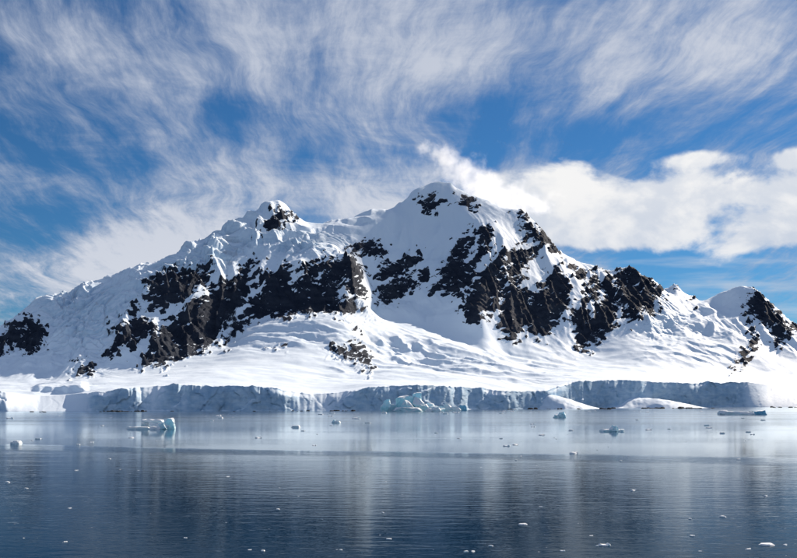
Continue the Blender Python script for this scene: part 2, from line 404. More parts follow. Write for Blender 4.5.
def build_terrain():
    P = []
    foot_u = [q[0] for q in LINES[2]] + [238, 350, 376, 500, 545, 585, 645, 750, 1060]; foot_y = [q[2] for q in LINES[2]] + [2135, 2180, 2320, 2350, 2420, 2430, 2540, 2540, 2560]
    def squeeze(u): return np.interp(u, [0, 60, 110, 150, 380, 560, 640, 700], [0.66, 0.64, 0.64, 0.70, 0.72, 0.78, 0.95, 1.0])
    def steepen(u, Y):
        f = float(np.interp(u, foot_u, foot_y)); return Y if Y < f else f + (Y - f) * squeeze(u)
    def add(u, v, Y):
        Y = steepen(u, Y); P.append(((u - CX) / F * Y, Y, EYE + (VH - v) / F * Y))
    for ln in LINES:
        for q in dens(ln): add(*q)
    for ln in (LEFT_RIDGE, CREST):                              # the far side falls away
        for (u, v, Y) in dens(ln, 45):
            Y = steepen(u, Y); z = EYE + (VH - v) / F * Y
            P.append(((u - CX) / F * Y, Y + 330, z - 190)); P.append(((u - CX) / F * Y, Y + 900, z * 0.35 - 60))
    for u in range(-260, 1061, 24):
        Y = float(shoreY(u)) + float(np.interp(u, BAT_U, BAT_D)) + 6
        add(u, float(np.interp(u, TOP_U, TOP_V)), Y)
    P = np.array(P); K = np.sqrt(((P[:, None, :2] - P[None, :, :2]) ** 2).sum(-1) + 14.0 ** 2)
    n = len(P); M = np.zeros((n + 3, n + 3)); M[:n, :n] = -K; M[:n, :n] += np.eye(n) * 3.0
    M[:n, n] = 1; M[:n, n + 1:] = P[:, :2] / 1000; M[n:, :n] = M[:n, n:].T
    sol = np.linalg.solve(M, np.concatenate([P[:, 2], np.zeros(3)]))
    def base(x, y):
        xs = x.ravel(); ys = y.ravel(); out = np.empty(xs.shape)
        for a in range(0, len(xs), 20000):
            X = xs[a:a + 20000, None].astype(np.float32); Y = ys[a:a + 20000, None].astype(np.float32)
            k = np.sqrt((X - P[None, :, 0].astype(np.float32)) ** 2 + (Y - P[None, :, 1].astype(np.float32)) ** 2 + np.float32(196))
            out[a:a + 20000] = -(k @ sol[:n].astype(np.float32)) + sol[n] + xs[a:a + 20000] / 1000 * sol[n + 1] + ys[a:a + 20000] / 1000 * sol[n + 2]
        return out.reshape(x.shape)

    us = np.linspace(-230, 1030, 1300); NC = len(us); kx = (us - CX) / F
    Ys = shoreY(us); bat = np.interp(us, BAT_U, BAT_D); bat = bat + 42 * (perlin(us / 16.0, us * 0 + 6, 17) - 0.22).clip(0, 1) * sstep(us, 90, 120) * sstep(us, 700, 640); st1 = 0.1 + 0.9 * sstep(bat, 45, 15)
    top = np.interp(us, TOP_U, TOP_V) + (perlin(us / 14.0, us * 0 + 3, 5) * 1.6 + perlin(us / 5.0, us * 0 + 3, 5) * 0.8 + perlin(us / 2.3, us * 0, 6) * 0.4) * st1
    Xs = kx * Ys
    # --- the ice cliff: from under the waterline to its broken upper edge
    NCL = 46
    tt = np.linspace(0, 1, NCL)[:, None]
    Yb = Ys + (fbm(Xs / 170, Xs * 0 + 2, 3, 31) * 26 + perlin(Xs / 55, Xs * 0 + 8, 33) * 9) * st1
    Ztop0 = EYE + (VH - top) / F * (Yb + bat)
    Xc = (kx * Yb)[None, :] + 0 * tt; Zc = -4 + (Ztop0[None, :] + 4) * tt
    cv, ce = cells(Xc / 21 + fbm(Xc / 40, Zc / 40, 2, 3) * 0.9, Zc / 60, 41); cv2, ce2 = cells(Xc / 9 + fbm(Xc / 15, Zc / 15, 2, 4) * 0.6, Zc / 22, 47)
    crack = sstep(ce, 0.12, 0.0)
    steep = sstep(bat, 45, 15)[None, :]
    D = (cv * 6 + cv2 * 1.8 + crack * 0.7 + fbm(Xc / 9, Zc / 30, 4, 77) * 3.6) * (0.2 + 0.8 * steep) + fbm(Xc / 60, Zc / 90, 2, 79) * 6 * (0.3 + 0.7 * steep)
    lip = (1 + 16 * (perlin(Xc / 75, Xc * 0 + 1, 88)).clip(0, 1) + 6 * (perlin(Xc / 19, Xc * 0 + 4, 89)).clip(0, 1))
    D = D + lip * sstep(tt, 0.72, 1.0) ** 1.5 * steep
    D *= (0.35 + 0.65 * sstep(tt, 0.0, 0.15))
    Ycl = Yb[None, :] + bat[None, :] * tt ** 1.15 + D
    Zcl = Zc + (cv2 - 0.5) * 2.0 * steep * sstep(tt, 0.1, 0.3) * sstep(tt, 1.0, 0.9)
    # --- apron, face, far side
    foot = np.interp(us, foot_u, foot_y)
    crestY = np.interp(us, [-260, 0, 60, 110, 130, 185, 275, 290, 340, 400, 438, 525, 600, 700, 735, 787, 1060], [2350, 2420, 2470, 2560, 2590, 2560, 2730, 2740, 2680, 2790, 2905, 2850, 2835, 2895, 2855, 2730, 2810]) + 15
    crestY = foot + (crestY - foot) * squeeze(us)
    NA, NF, NB = 250, 430, 46
    a = np.linspace(0, 1, NA + 1)[1:, None] ** 1.15; b = np.linspace(0, 1, NF + 1)[1:, None]; c = np.linspace(0, 1, NB + 1)[1:, None] ** 1.6
    Y0 = Ycl[-1]
    Ya = Y0 + (foot - Y0) * a; Yf = foot + (crestY - foot) * b; Yk = crestY + 850 * c
    Y = np.concatenate([Ya, Yf, Yk], 0); X = kx[None, :] * Y
    Z = base(X, Y)
    NA0 = NA
    # blend to the cliff edge
    Y0s = np.convolve(np.pad(Y0, 15, mode='edge'), np.ones(31) / 31, mode='valid')
    wgt = np.exp(-(Y - Y0s[None, :]).clip(0, None) / 35.0); Z = Z + (Zcl[-1] - Z[0])[None, :] * np.exp(-(Y - Y0[None, :]) / 9.0)
    u = np.broadcast_to(us[None, :], Y.shape); v = VH - F * (Z - EYE) / Y
    back = sstep(Y - crestY[None, :], -10, 120)
    face = sstep(Y - foot[None, :], -30, 90)
    near_crest = np.exp(-np.abs(Y - crestY[None, :]) / 55.0)

    # --- where stone is bare: outlines of the outcrops on the slopes
    du = fbm(u / 16, v / 13, 4, 101) * 7 + fbm(u / 5, v / 4.5, 2, 102) * 2.0; dv = fbm(u / 16, v / 13, 4, 111) * 5 + fbm(u / 5, v / 4.5, 2, 112) * 1.6
    uu = u + du; vv = v + dv
    rock = np.full(u.shape, -20.0)
    for pts, off in ROCKS:
        p = np.array(pts, float); mgn = 14
        sel = (uu > p[:, 0].min() - mgn) & (uu < p[:, 0].max() + mgn) & (vv > p[:, 1].min() - mgn) & (vv < p[:, 1].max() + mgn) & (back < 0.9)
        if not sel.any(): continue
        qx, qy = uu[sel], vv[sel]; ins = np.zeros(qx.shape, bool); dist = np.full(qx.shape, 1e9)
        for i in range(len(p)):
            x1, y1 = p[i]; x2, y2 = p[(i + 1) % len(p)]
            ex, ey = x2 - x1, y2 - y1; tpar = (((qx - x1) * ex + (qy - y1) * ey) / (ex * ex + ey * ey + 1e-9)).clip(0, 1)
            dist = np.minimum(dist, (qx - x1 - ex * tpar) ** 2 + (qy - y1 - ey * tpar) ** 2)
            cr = ((y1 > qy) != (y2 > qy)); ins ^= cr & (qx < (x2 - x1) * (qy - y1) / (y2 - y1 + 1e-12) + x1)
        sd = np.sqrt(dist) * np.where(ins, 1, -1) + (0.0 if off == 'snow' else off)
        rock[sel] = np.minimum(rock[sel], -sd) if off == 'snow' else np.maximum(rock[sel], sd)
    # snow lodged on ledges inside the outcrops, along slanting bands
    s1 = fbm((u - v * 0.6) / 17, (v + u * 0.45) / 6, 5, 121, 0.56); s2 = fbm((u + v * 0.3) / 6, (v - u * 0.2) / 5, 3, 131)
    rk = np.tanh(rock / 7.0) * 0.95 + s1 * 1.5 + s2 * 1.2 + 0.05
    rk = np.where(rock < -9, -6.0, rk)
    inrock = sstep(rk, -0.2, 0.35)

    # --- relief
    wx = X + fbm(X / 160, Y / 160, 2, 11) * 50; wy = Y + fbm(X / 160, Y / 160, 2, 12) * 50
    ribs = ridged(wx / 120, wy / 330, 4, 21) - 0.45
    smooth_snow = blobs(u, v, [(528, 268, 14, 30, 1, 0), (505, 222, 26, 16, 1, 0), (445, 215, 26, 22, .6, 0), (740, 305, 22, 25, 1, 0), (690, 300, 30, 12, .9, 0),
                               (300, 228, 40, 10, .9, 0), (370, 216, 40, 10, .9, 0), (120, 285, 20, 10, .9, 0)]).clip(0, 1)
    serac = blobs(u, v, [(90, 318, 42, 34, 1.1, -30), (210, 258, 60, 14, 1.0, -24), (160, 275, 36, 14, .8, -35), (290, 243, 34, 9, .9, 0), (330, 240, 30, 8, .6, 0),
                         (60, 300, 40, 14, .7, -15), (228, 228, 36, 9, .6, -25), (370, 308, 14, 14, .6, 0), (655, 315, 22, 22, .6, 0)]).clip(0, 1)
    crev = blobs(u, v, [(395, 350, 50, 16, 1.1, 6), (480, 362, 80, 15, .9, 8), (290, 333, 60, 13, .9, -4), (560, 350, 40, 14, .4, 0), (680, 332, 55, 22, .45, 0),
                        (700, 355, 60, 12, .6, 0), (350, 368, 30, 12, .5, 0), (60, 388, 40, 6, .5, 0)]).clip(0, 1)
    amp = face * (1 - back * 0.5) * (1 - 0.75 * smooth_snow)
    Z = Z + ribs * 26 * amp * (1 - 0.6 * near_crest) + fbm(wx / 70, wy / 70, 4, 51) * 11 * amp * (1 - 0.5 * near_crest)
    shelf = blobs(u, v, [(228, 238, 74, 19, 1.2, -24), (300, 232, 50, 9, .8, 0), (110, 288, 34, 9, .8, -12), (60, 296, 30, 8, .6, -22), (365, 216, 36, 7, .6, -10)]).clip(0, 1)
    tz = (Z + X * 0.10) / 46.0 + fbm(X / 150, Y / 150, 3, 55) * 1.2; tq = tz - np.floor(tz)
    Z = Z + shelf * 46.0 * 0.95 * (np.where(tq < 0.62, tq * 0.2, 0.124 + (tq - 0.62) * 2.305) - tq + 0.12) * (1 - 0.3 * near_crest)
    dome = blobs(u, v, [(292, 334, 56, 12, 1.0, -5), (395, 345, 34, 9, .8, 4), (430, 350, 40, 8, .5, 8)]).clip(0, 1)
    tz = (Z + X * 0.06) / 15.0 + fbm(X / 70, Y / 70, 3, 57) * 1.0; tq = tz - np.floor(tz)
    Z = Z + dome * 15.0 * 0.75 * (np.where(tq < 0.6, tq * 0.3, 0.18 + (tq - 0.6) * 2.05) - tq)
    # stone stands proud and broken
    rr = ridged(wx / 42 + Z / 90, wy / 42 - Z / 60, 5, 61, 0.55) - 0.4
    strat = (Z * 0.9 + X * 0.35) / 17.0 + fbm(X / 60, Y / 60, 3, 65) * 1.3
    led = strat - np.floor(strat); led = np.where(led < 0.7, led * 0.35, 0.245 + (led - 0.7) * 2.517) - led
    Z = Z + inrock * face * (rr * 21 + led * 10.0 + 4.0) * (1 - 0.35 * near_crest) + sstep(rk, 0.05, 0.5) * (1 - face) * (rr * 7 + 3)
    # broken hanging ice: stepped blocks
    cv, ce = cells(wx / 34, wy / 20, 81); cv2, ce2 = cells(wx / 14, wy / 10, 85)
    Z = Z + serac * (1 - inrock) * ((cv - 0.5) * 17 + (cv2 - 0.5) * 7 - sstep(ce, 0.16, 0.0) * 6)
    # crevassed, rolling glacier
    roll = ridged(X / 190 + fbm(X / 300, Y / 300, 2, 90), Y / 80 + X / 600, 2, 91) - 0.4
    trr = (Y + X * 0.15 + fbm(X / 130, Y / 130, 3, 95) * 95) / 62.0; tf = trr - np.floor(trr)
    stepf = np.where(tf < 0.8, -0.35 * tf, -0.28 + (tf - 0.8) * 1.4)
    Z = Z + crev * (1 - inrock) * (roll * 15 + stepf * 25 * sstep(fbm(X / 110, Y / 60, 3, 98), -0.25, 0.25) + (cv2 - 0.5) * 1.3)
    gen = (1 - wgt) * (fbm(X / 240, Y / 150, 4, 141) * 10.0 + fbm(X / 36, Y / 28, 3, 145) * 0.6)
    Z = Z + gen * (1 - face) + (1 - inrock) * face * fbm(X / 22, Y / 30, 3, 149) * 1.6
    led1 = sstep(us, 30, 40) * sstep(us, 90, 80); yd = Y - Y0s[None, :] - perlin(us / 12, us * 0, 19)[None, :] * 14
    Z = Z + led1[None, :] * 9.5 * sstep(yd, 52, 60) * sstep(yd, 330, 110)
    icev = (serac * 0.8 + crev * 0.55).clip(0, 1)

    Xall = np.concatenate([kx[None, :] * Ycl, X], 0); Yall = np.concatenate([Ycl, Y], 0); Zall = np.concatenate([Zcl, Z], 0)
    RK = np.concatenate([np.full(Ycl.shape, -6.0), rk], 0); IC = np.concatenate([np.full(Ycl.shape, 1.0) * (0.25 + 0.75 * steep), icev], 0)
    co = np.stack([Xall, Yall, Zall], -1)
    cut = NCL + NA0
    def part(name, r0, r1):
        q = co[r0:r1].reshape(-1, 3)
        return mesh_from_arrays(name, q, grid_faces(r1 - r0, NC), MAT_TERRAIN, {'rock': RK[r0:r1], 'ice': IC[r0:r1]})
    g = part('glacier', 0, cut + 1); tag(g, 'white glacier ending in a low blue ice cliff along the water', 'glacier', kind='structure')
    m_ = part('mountain', cut, co.shape[0]); tag(m_, 'steep snow mountain with dark rock faces and a rounded summit', 'mountain', kind='structure')

ROCKS = [
 ([(-60, 352), (-30, 345), (0, 336), (10, 326), (23, 321), (46, 324), (43, 338), (37, 350), (30, 357), (18, 350), (9, 348), (0, 355), (-30, 360)], 1.0),
 ([(150, 281), (168, 273), (210, 268), (206, 280), (195, 293), (180, 300), (160, 305), (149, 298)], 1.5),
 ([(108, 350), (118, 338), (125, 330), (133, 316), (145, 313), (160, 322), (158, 333), (145, 340), (128, 348), (112, 354)], 1.0),
 ([(133, 303), (138, 306), (130, 320), (126, 318)], 0.0), ([(116, 325), (121, 324), (119, 330), (115, 330)], 0.0),
 ([(139, 368), (150, 348), (160, 328), (174, 311), (196, 302), (212, 290), (235, 281), (255, 275), (258, 282), (245, 298), (232, 312), (222, 326), (210, 345), (195, 353), (177, 361), (155, 367)], 2.5),
 ([(220, 344), (226, 327), (241, 306), (251, 297), (257, 281), (272, 269), (290, 263), (296, 280), (305, 280), (310, 266), (330, 258), (349, 256), (356, 268), (352, 280), (361, 290), (354, 300), (357, 310), (348, 316), (330, 314), (318, 314), (293, 316), (272, 314), (251, 319), (238, 333), (226, 346)], 2.5),
 ([(240, 272), (247, 264), (258, 261), (252, 270)], 0.0),
 ([(350, 247), (358, 241), (378, 240), (385, 248), (375, 252), (356, 251)], 0.0),
 ([(371, 270), (392, 258), (420, 252), (425, 258), (412, 270), (395, 278), (378, 276)], -2.2),
 ([(381, 302), (378, 286), (393, 276), (427, 273), (424, 281), (398, 294), (391, 303)], 0.5),
 ([(451, 253), (463, 237), (488, 225), (492, 232), (480, 258), (471, 282), (458, 299), (445, 294), (439, 272)], 0.0),
 ([(429, 292), (442, 280), (446, 289), (433, 296)], 0.0),
 ([(462, 304), (468, 294), (480, 272), (490, 260), (511, 251), (532, 248), (535, 254), (523, 263), (520, 281), (529, 295), (541, 290), (548, 278), (557, 268), (569, 281), (572, 290), (563, 312), (551, 330), (544, 336), (529, 328), (523, 325), (515, 345), (505, 333), (500, 324), (502, 306), (490, 303), (477, 321), (469, 319)], 1.0),
 ([(572, 262), (590, 268), (586, 285), (575, 280)], -1.5),
 ([(594, 271), (608, 267), (616, 278), (619, 309), (615, 324), (602, 336), (593, 346), (584, 352), (577, 342), (574, 324), (578, 312), (587, 290)], 0.5),
 ([(616, 268), (627, 264), (639, 269), (655, 279), (660, 290), (655, 310), (640, 313), (632, 320), (626, 317), (621, 303), (617, 281)], 1.5),
 ([(523, 221), (533, 222), (541, 228), (547, 237), (553, 239), (560, 252), (549, 247), (538, 239), (530, 231)], 1.0),
 ([(531, 234), (537, 236), (534, 240), (528, 238)], 0.0),
 ([(516, 210), (524, 208), (527, 214), (520, 215)], 0.0),
 ([(666, 290), (672, 282), (681, 290), (675, 287)], 0.5), ([(693, 296), (698, 300), (695, 302)], 0.5),
 ([(745, 308), (752, 296), (754, 287), (762, 290), (768, 297), (773, 299), (778, 309), (783, 316), (789, 333), (786, 342), (781, 342), (773, 335), (772, 328), (758, 325), (756, 319), (746, 315)], 1.0),
 ([(731, 368), (740, 351), (749, 344), (753, 330), (757, 340), (750, 358), (740, 370), (733, 372)], 0.5),
 ([(786, 322), (793, 321), (795, 326), (789, 326)], 0.0),
 ([(320, 351), (335, 345), (360, 343), (370, 352), (376, 367), (362, 370), (350, 361), (330, 357)], 0.0),
 ([(272, 346), (286, 341), (285, 348), (274, 349)], 0.5), ([(350, 325), (355, 327), (363, 334), (358, 336)], 0.5),
 ([(69, 373), (76, 364), (95, 362), (92, 375)], 0.5),
 ([(420, 200), (428, 194), (437, 197), (440, 203), (430, 213)], 0.0), ([(458, 201), (466, 191), (474, 196), (473, 209), (463, 204)], 0.5),
 ([(261, 229), (272, 217), (278, 208), (290, 212), (298, 217), (285, 218), (272, 225)], 0.5),
 # snow gullies and patches between them
 ([(212, 350), (219, 343), (230, 322), (243, 303), (250, 288), (258, 270), (266, 268), (260, 286), (250, 302), (238, 318), (226, 340), (222, 350)], 'snow'),
 ([(150, 322), (165, 307), (185, 300), (200, 291), (212, 279), (216, 284), (204, 298), (188, 307), (168, 316), (156, 334)], 'snow'),
 ([(289, 262), (296, 264), (303, 278), (299, 290), (291, 284)], 'snow'), ([(316, 268), (324, 266), (321, 280), (316, 279)], 'snow'),
 ([(336, 284), (346, 280), (352, 300), (345, 302)], 'snow'), ([(504, 258), (510, 256), (508, 280), (500, 300), (496, 298), (503, 276)], 'snow'),
 ([(470, 240), (478, 240), (470, 262), (464, 262)], 'snow'), ([(601, 270), (606, 270), (600, 300), (592, 318), (590, 308), (598, 290)], 'snow')]
build_terrain()

# ------------------------------------------------------------------ snow banks at the foot of the ice cliff
def water_at(u, v):
    Y = EYE * F / (v - VH); return (u - CX) / F * Y, Y
def build_snow_bank(prof, vbase, depth, seed, label):
    pu = [q[0] for q in prof]; ph = [q[1] for q in prof]
    Y0 = EYE * F / (vbase - VH); px_m = Y0 / F
    ns, nt = 90, 34
    su = np.linspace(pu[0], pu[-1], ns)[None, :]; tt = np.linspace(0, 1, nt)[:, None]
    hh = np.interp(su, pu, ph) * px_m
    k = np.interp(su, pu, np.linspace(0.42, 0.75, len(pu)))                 # blunter to one side
    a = np.sin(np.minimum(tt / 0.72, 1) * math.pi / 2) ** (k * 1.7)
    X = (su - CX) / F * Y0 + 0 * tt; Yb = Y0 + depth * 0.18 * np.sin((su - pu[0]) / (pu[-1] - pu[0]) * math.pi * 2.3) + tt * depth
    Z = hh * a - 0.6 + fbm(X / 18, Yb / 18, 3, seed) * 1.6 * np.minimum(hh / 12, 1)
    Yb = Yb + fbm(X / 25, Z / 25, 3, seed + 5) * 5
    co = np.stack([X, Yb, Z], -1).reshape(-1, 3)
    o = mesh_from_arrays('snow_bank', co, grid_faces(nt, ns), MAT_TERRAIN, {'rock': np.full(len(co), -6.0), 'ice': np.full(len(co), 0.2)})
    tag(o, label, 'snow bank')
build_snow_bank([(500, 0), (506, 6), (515, 11), (530, 15.5), (545, 16.5), (552, 16), (562, 13), (575, 9.5), (588, 5), (598, 2.4), (609, 0)], 408.9, 70, 3,
                'tall rounded snow bank with a shaded blunt side before the ice cliff')
build_snow_bank([(610, 0), (618, 3), (626, 7), (634, 10.5), (646, 11), (660, 10), (675, 8), (690, 5), (702, 2.8), (716, 0)], 408.1, 80, 9,
                'long low sunlit snow bank above a line of dark shore rocks')

# ------------------------------------------------------------------ floating ice
def hull_lump(bm, rnd, cx, cy, wx, dy, h, lean=0.0, slope=0.0, taper=0.75, zb=-1.0):
    """one angular block: a ragged outline drawn up to an uneven top"""
    pts = []
    n = 9
    for ring, (zf, sf) in enumerate(((0.0, 1.0), (0.45, 0.93), (1.0, taper))):
        for i in range(n):
            a = 2 * math.pi * (i + rnd.uniform(-0.35, 0.35)) / n
            c_, s_ = math.cos(a), math.sin(a)
            k = rnd.uniform(0.82, 1.06) / max(abs(c_), abs(s_)) ** 0.6 * sf
            x = cx + c_ * wx / 2 * k + lean * zf * h; y = cy + s_ * dy / 2 * k
            z = zb + (h - zb) * zf * (rnd.uniform(0.86, 1.0) if ring == 2 else rnd.uniform(0.85, 1.2)) + slope * (x - cx) * zf
            pts.append(bm.verts.new((x, y, z)))
    r = bmesh.ops.convex_hull(bm, input=pts)
    junk = [e for e in r['geom_interior'] + r['geom_unused'] if isinstance(e, bmesh.types.BMVert) and e.is_valid and not e.link_faces]
    bmesh.ops.delete(bm, geom=list(set(junk)), context='VERTS')
def ice_mesh(name, lumps, seed, mat, cuts=2, rough=0.05):
    rnd = random.Random(seed); bm = bmesh.new()
    for L in lumps: hull_lump(bm, rnd, *L)
    if cuts: bmesh.ops.subdivide_edges(bm, edges=bm.edges[:], cuts=cuts, use_grid_fill=True)
    bmesh.ops.triangulate(bm, faces=bm.faces[:])
    co = np.array([v.co[:] for v in bm.verts]); size = np.ptp(co[:, 0]); hs = max(1e-3, np.ptp(co[:, 2]))
    f = hs * 0.45
    d1 = fbm(co[:, 0] / f + co[:, 2] / f, co[:, 1] / f - co[:, 2] / f * 0.6, 3, seed); d2 = fbm(co[:, 0] / f * 0.9 + 7, co[:, 2] / f + co[:, 1] / f * 0.8, 3, seed + 4)
    for i, v in enumerate(bm.verts):
        v.normal_update()
        k = hs * rough * 3.0
        v.co += Vector((d1[i] * k, d2[i] * k, d2[i] * k * 0.7))
    me = bpy.data.meshes.new(name); bm.to_mesh(me); bm.free(); me.materials.append(mat); me.update()
    return me
def float_ice(name, me, u, v, label, cat, rz=0.0, scale=1.0, group=None, part_of=None):
    o = bpy.data.objects.new(name, me); C.objects.link(o)
    if part_of is None:
        x, y = water_at(u, v); o.location = (x, y, 0); o.rotation_euler = (0, 0, rz); o.scale = (scale,) * 3
        tag(o, label, cat, group)
    else: o.parent = part_of
    return o
def build_bergs():
    # broken castle-like berg by the ice cliff
    p = EYE * F / (411.6 - VH) / F
    root = bpy.data.objects.new('iceberg', None); C.objects.link(root); x, y = water_at(410, 411.6); root.location = (x, y, 0); root.scale = (1.12, 1.12, 1.22)
    tag(root, 'large broken blue and white iceberg with a flat-topped tower before the ice cliff', 'iceberg')
    float_ice('tower', ice_mesh('tower', [(-4 * p, 8, 20 * p, 20, 13 * p, 0.0, 0.04, 0.86), (8 * p, 9, 9 * p, 16, 16 * p, -0.1, 0.08, 0.72), (12 * p, 2, 16 * p, 22, 10 * p, -0.5, -0.3, 0.35), (0 * p, -8, 14 * p, 14, 8 * p, -0.5, -0.3, 0.35)], 3, MAT_BERG, 3, 0.07), 0, 0, '', '', part_of=root)
    float_ice('block', ice_mesh('block', [(-22 * p, 0, 10 * p, 12, 10 * p, 0.15, 0.02, 0.5), (-15 * p, -3, 9 * p, 10, 6 * p, 0, 0, 0.6)], 5, MAT_BERG, 3, 0.07), 0, 0, '', '', part_of=root)
    float_ice('foot', ice_mesh('foot', [(-2 * p, -14, 30 * p, 12, 3.6 * p, 0, 0, 0.7), (22 * p, -6, 20 * p, 12, 4.6 * p, 0, 0.01, 0.6), (18 * p, 3, 14 * p, 12, 7 * p, 0, -0.05, 0.5)], 7, MAT_BERG, 3, 0.08), 0, 0, '', '', part_of=root)
    p = EYE * F / (411.0 - VH) / F
    float_ice('iceberg', ice_mesh('iceberg', [(0, 0, 9 * p, 10, 8 * p, -0.5, -0.25, 0.35), (5 * p, -4, 12 * p, 9, 4.5 * p, 0, -0.12, 0.5)], 11, MAT_WHITE, 3, 0.05), 450, 411, 'small pointed white iceberg beside the broken castle-like berg', 'iceberg')
    float_ice('iceberg', ice_mesh('iceberg', [(0, 0, 9 * p, 10, 6 * p, 0, 0, 0.65)], 13, MAT_BLUE, 3, 0.06), 463, 410.8, 'small rounded blue iceberg block close under the ice cliff', 'iceberg')
    float_ice('iceberg', ice_mesh('iceberg', [(0, 0, 10 * p, 8, 4.5 * p, 0, 0, 0.6), (-6 * p, 0, 8 * p, 6, 3 * p, 0, 0, 0.6)], 15, MAT_WHITE, 3, 0.06), 436, 411.8, 'low lumpy white iceberg at the foot of the broken berg', 'iceberg')
    # leaning slab with a blue worn end
    p = EYE * F / (430 - VH) / F
    root = bpy.data.objects.new('iceberg', None); C.objects.link(root); x, y = water_at(155, 429); root.location = (x, y, 0)
    tag(root, 'undercut white iceberg slab with a worn blue end and low snowy foot', 'iceberg')
    float_ice('slab', ice_mesh('slab', [(-4 * p, 6, 26 * p, 8, 9.5 * p, 0, 0.01, 0.95, 6.5 * p), (-13 * p, 6, 8 * p, 7, 9 * p, 0, 0, 0.8)], 21, MAT_WHITE, 3, 0.05), 0, 0, '', '', part_of=root)
    float_ice('worn_end', ice_mesh('worn_end', [(14 * p, 2, 12 * p, 8, 11 * p, 0.05, 0, 0.7), (8 * p, -2, 12 * p, 7, 7 * p, 0, 0.1, 0.6)], 23, MAT_BERG, 3, 0.09), 0, 0, '', '', part_of=root)
    float_ice('foot', ice_mesh('foot', [(-15 * p, -4, 28 * p, 7, 2.6 * p, 0, 0, 0.8), (2 * p, -5, 14 * p, 6, 3 * p, 0, 0, 0.7)], 25, MAT_WHITE, 3, 0.06), 0, 0, '', '', part_of=root)
    # long flat berg
    p = EYE * F / (415 - VH) / F
    root = bpy.data.objects.new('iceberg', None); C.objects.link(root); x, y = water_at(742, 415); root.location = (x, y, 0)
    tag(root, 'long low flat iceberg with a snowy top and an upturned blue end', 'iceberg')
    float_ice('flat', ice_mesh('flat', [(-6 * p, 0, 34 * p, 16, 3.6 * p, 0, -0.02, 0.85), (-18 * p, 2, 12 * p, 14, 5 * p, 0, 0, 0.6), (4 * p, 2, 22 * p, 14, 3.4 * p, 0, 0.01, 0.8)], 31, MAT_WHITE, 3, 0.05), 0, 0, '', '', part_of=root)
    float_ice('upturned_end', ice_mesh('upturned_end', [(18 * p, 1, 14 * p, 13, 4.4 * p, 0, 0.12, 0.9)], 33, MAT_BLUE, 3, 0.06), 0, 0, '', '', part_of=root)
    p = EYE * F / (418 - VH) / F
    float_ice('iceberg', ice_mesh('iceberg', [(0, 0, 14 * p, 9, 3.4 * p, 0, 0, 0.7), (2 * p, 0, 8 * p, 7, 6.2 * p, 0, 0.05, 0.6)], 41, MAT_BERG, 3, 0.06), 560, 418, 'small humped pale iceberg off the shaded snow bank', 'iceberg')
    p = EYE * F / (431.5 - VH) / F
    float_ice('iceberg', ice_mesh('iceberg', [(0, 0, 10 * p, 6, 4.5 * p, 0.3, 0.1, 0.4), (4 * p, 0, 9 * p, 5, 6.5 * p, -0.2, 0, 0.4), (-5 * p, 0, 14 * p, 6, 2.2 * p, 0, 0, 0.7), (10 * p, 0, 7 * p, 5, 2.4 * p, 0, 0, 0.6)], 43, MAT_BERG, 3, 0.08), 611, 431.5, 'low jagged iceberg with two small points on open water', 'iceberg')
    p = EYE * F / (422.5 - VH) / F
    float_ice('iceberg', ice_mesh('iceberg', [(0, 0, 8 * p, 5, 2.6 * p, 0.2, 0.1, 0.5), (-3 * p, 1, 5 * p, 4, 3.4 * p, 0.2, 0, 0.4)], 45, MAT_BERG, 3, 0.07), 336.5, 423, 'small two-pointed blue ice lump floating off the glacier', 'ice lump')
    float_ice('iceberg', ice_mesh('iceberg', [(0, 0, 11 * p, 6, 1.6 * p, 0, 0.02, 0.6), (3 * p, 0, 4 * p, 4, 2.6 * p, 0, 0, 0.4)], 47, MAT_BERG, 3, 0.07), 356, 419, 'low flat pale blue ice lump drifting near the castle-like berg', 'ice lump')
    p = EYE * F / (444 - VH) / F
    float_ice('iceberg', ice_mesh('iceberg', [(0, 0, 12 * p, 4, 3 * p, 0, 0, 0.6), (-4 * p, 0, 6 * p, 3, 2 * p, 0, 0, 0.6)], 49, MAT_WHITE, 3, 0.06), 17, 443.5, 'low white ice lump alone on ruffled water beyond the calm edge', 'ice lump')
build_bergs()

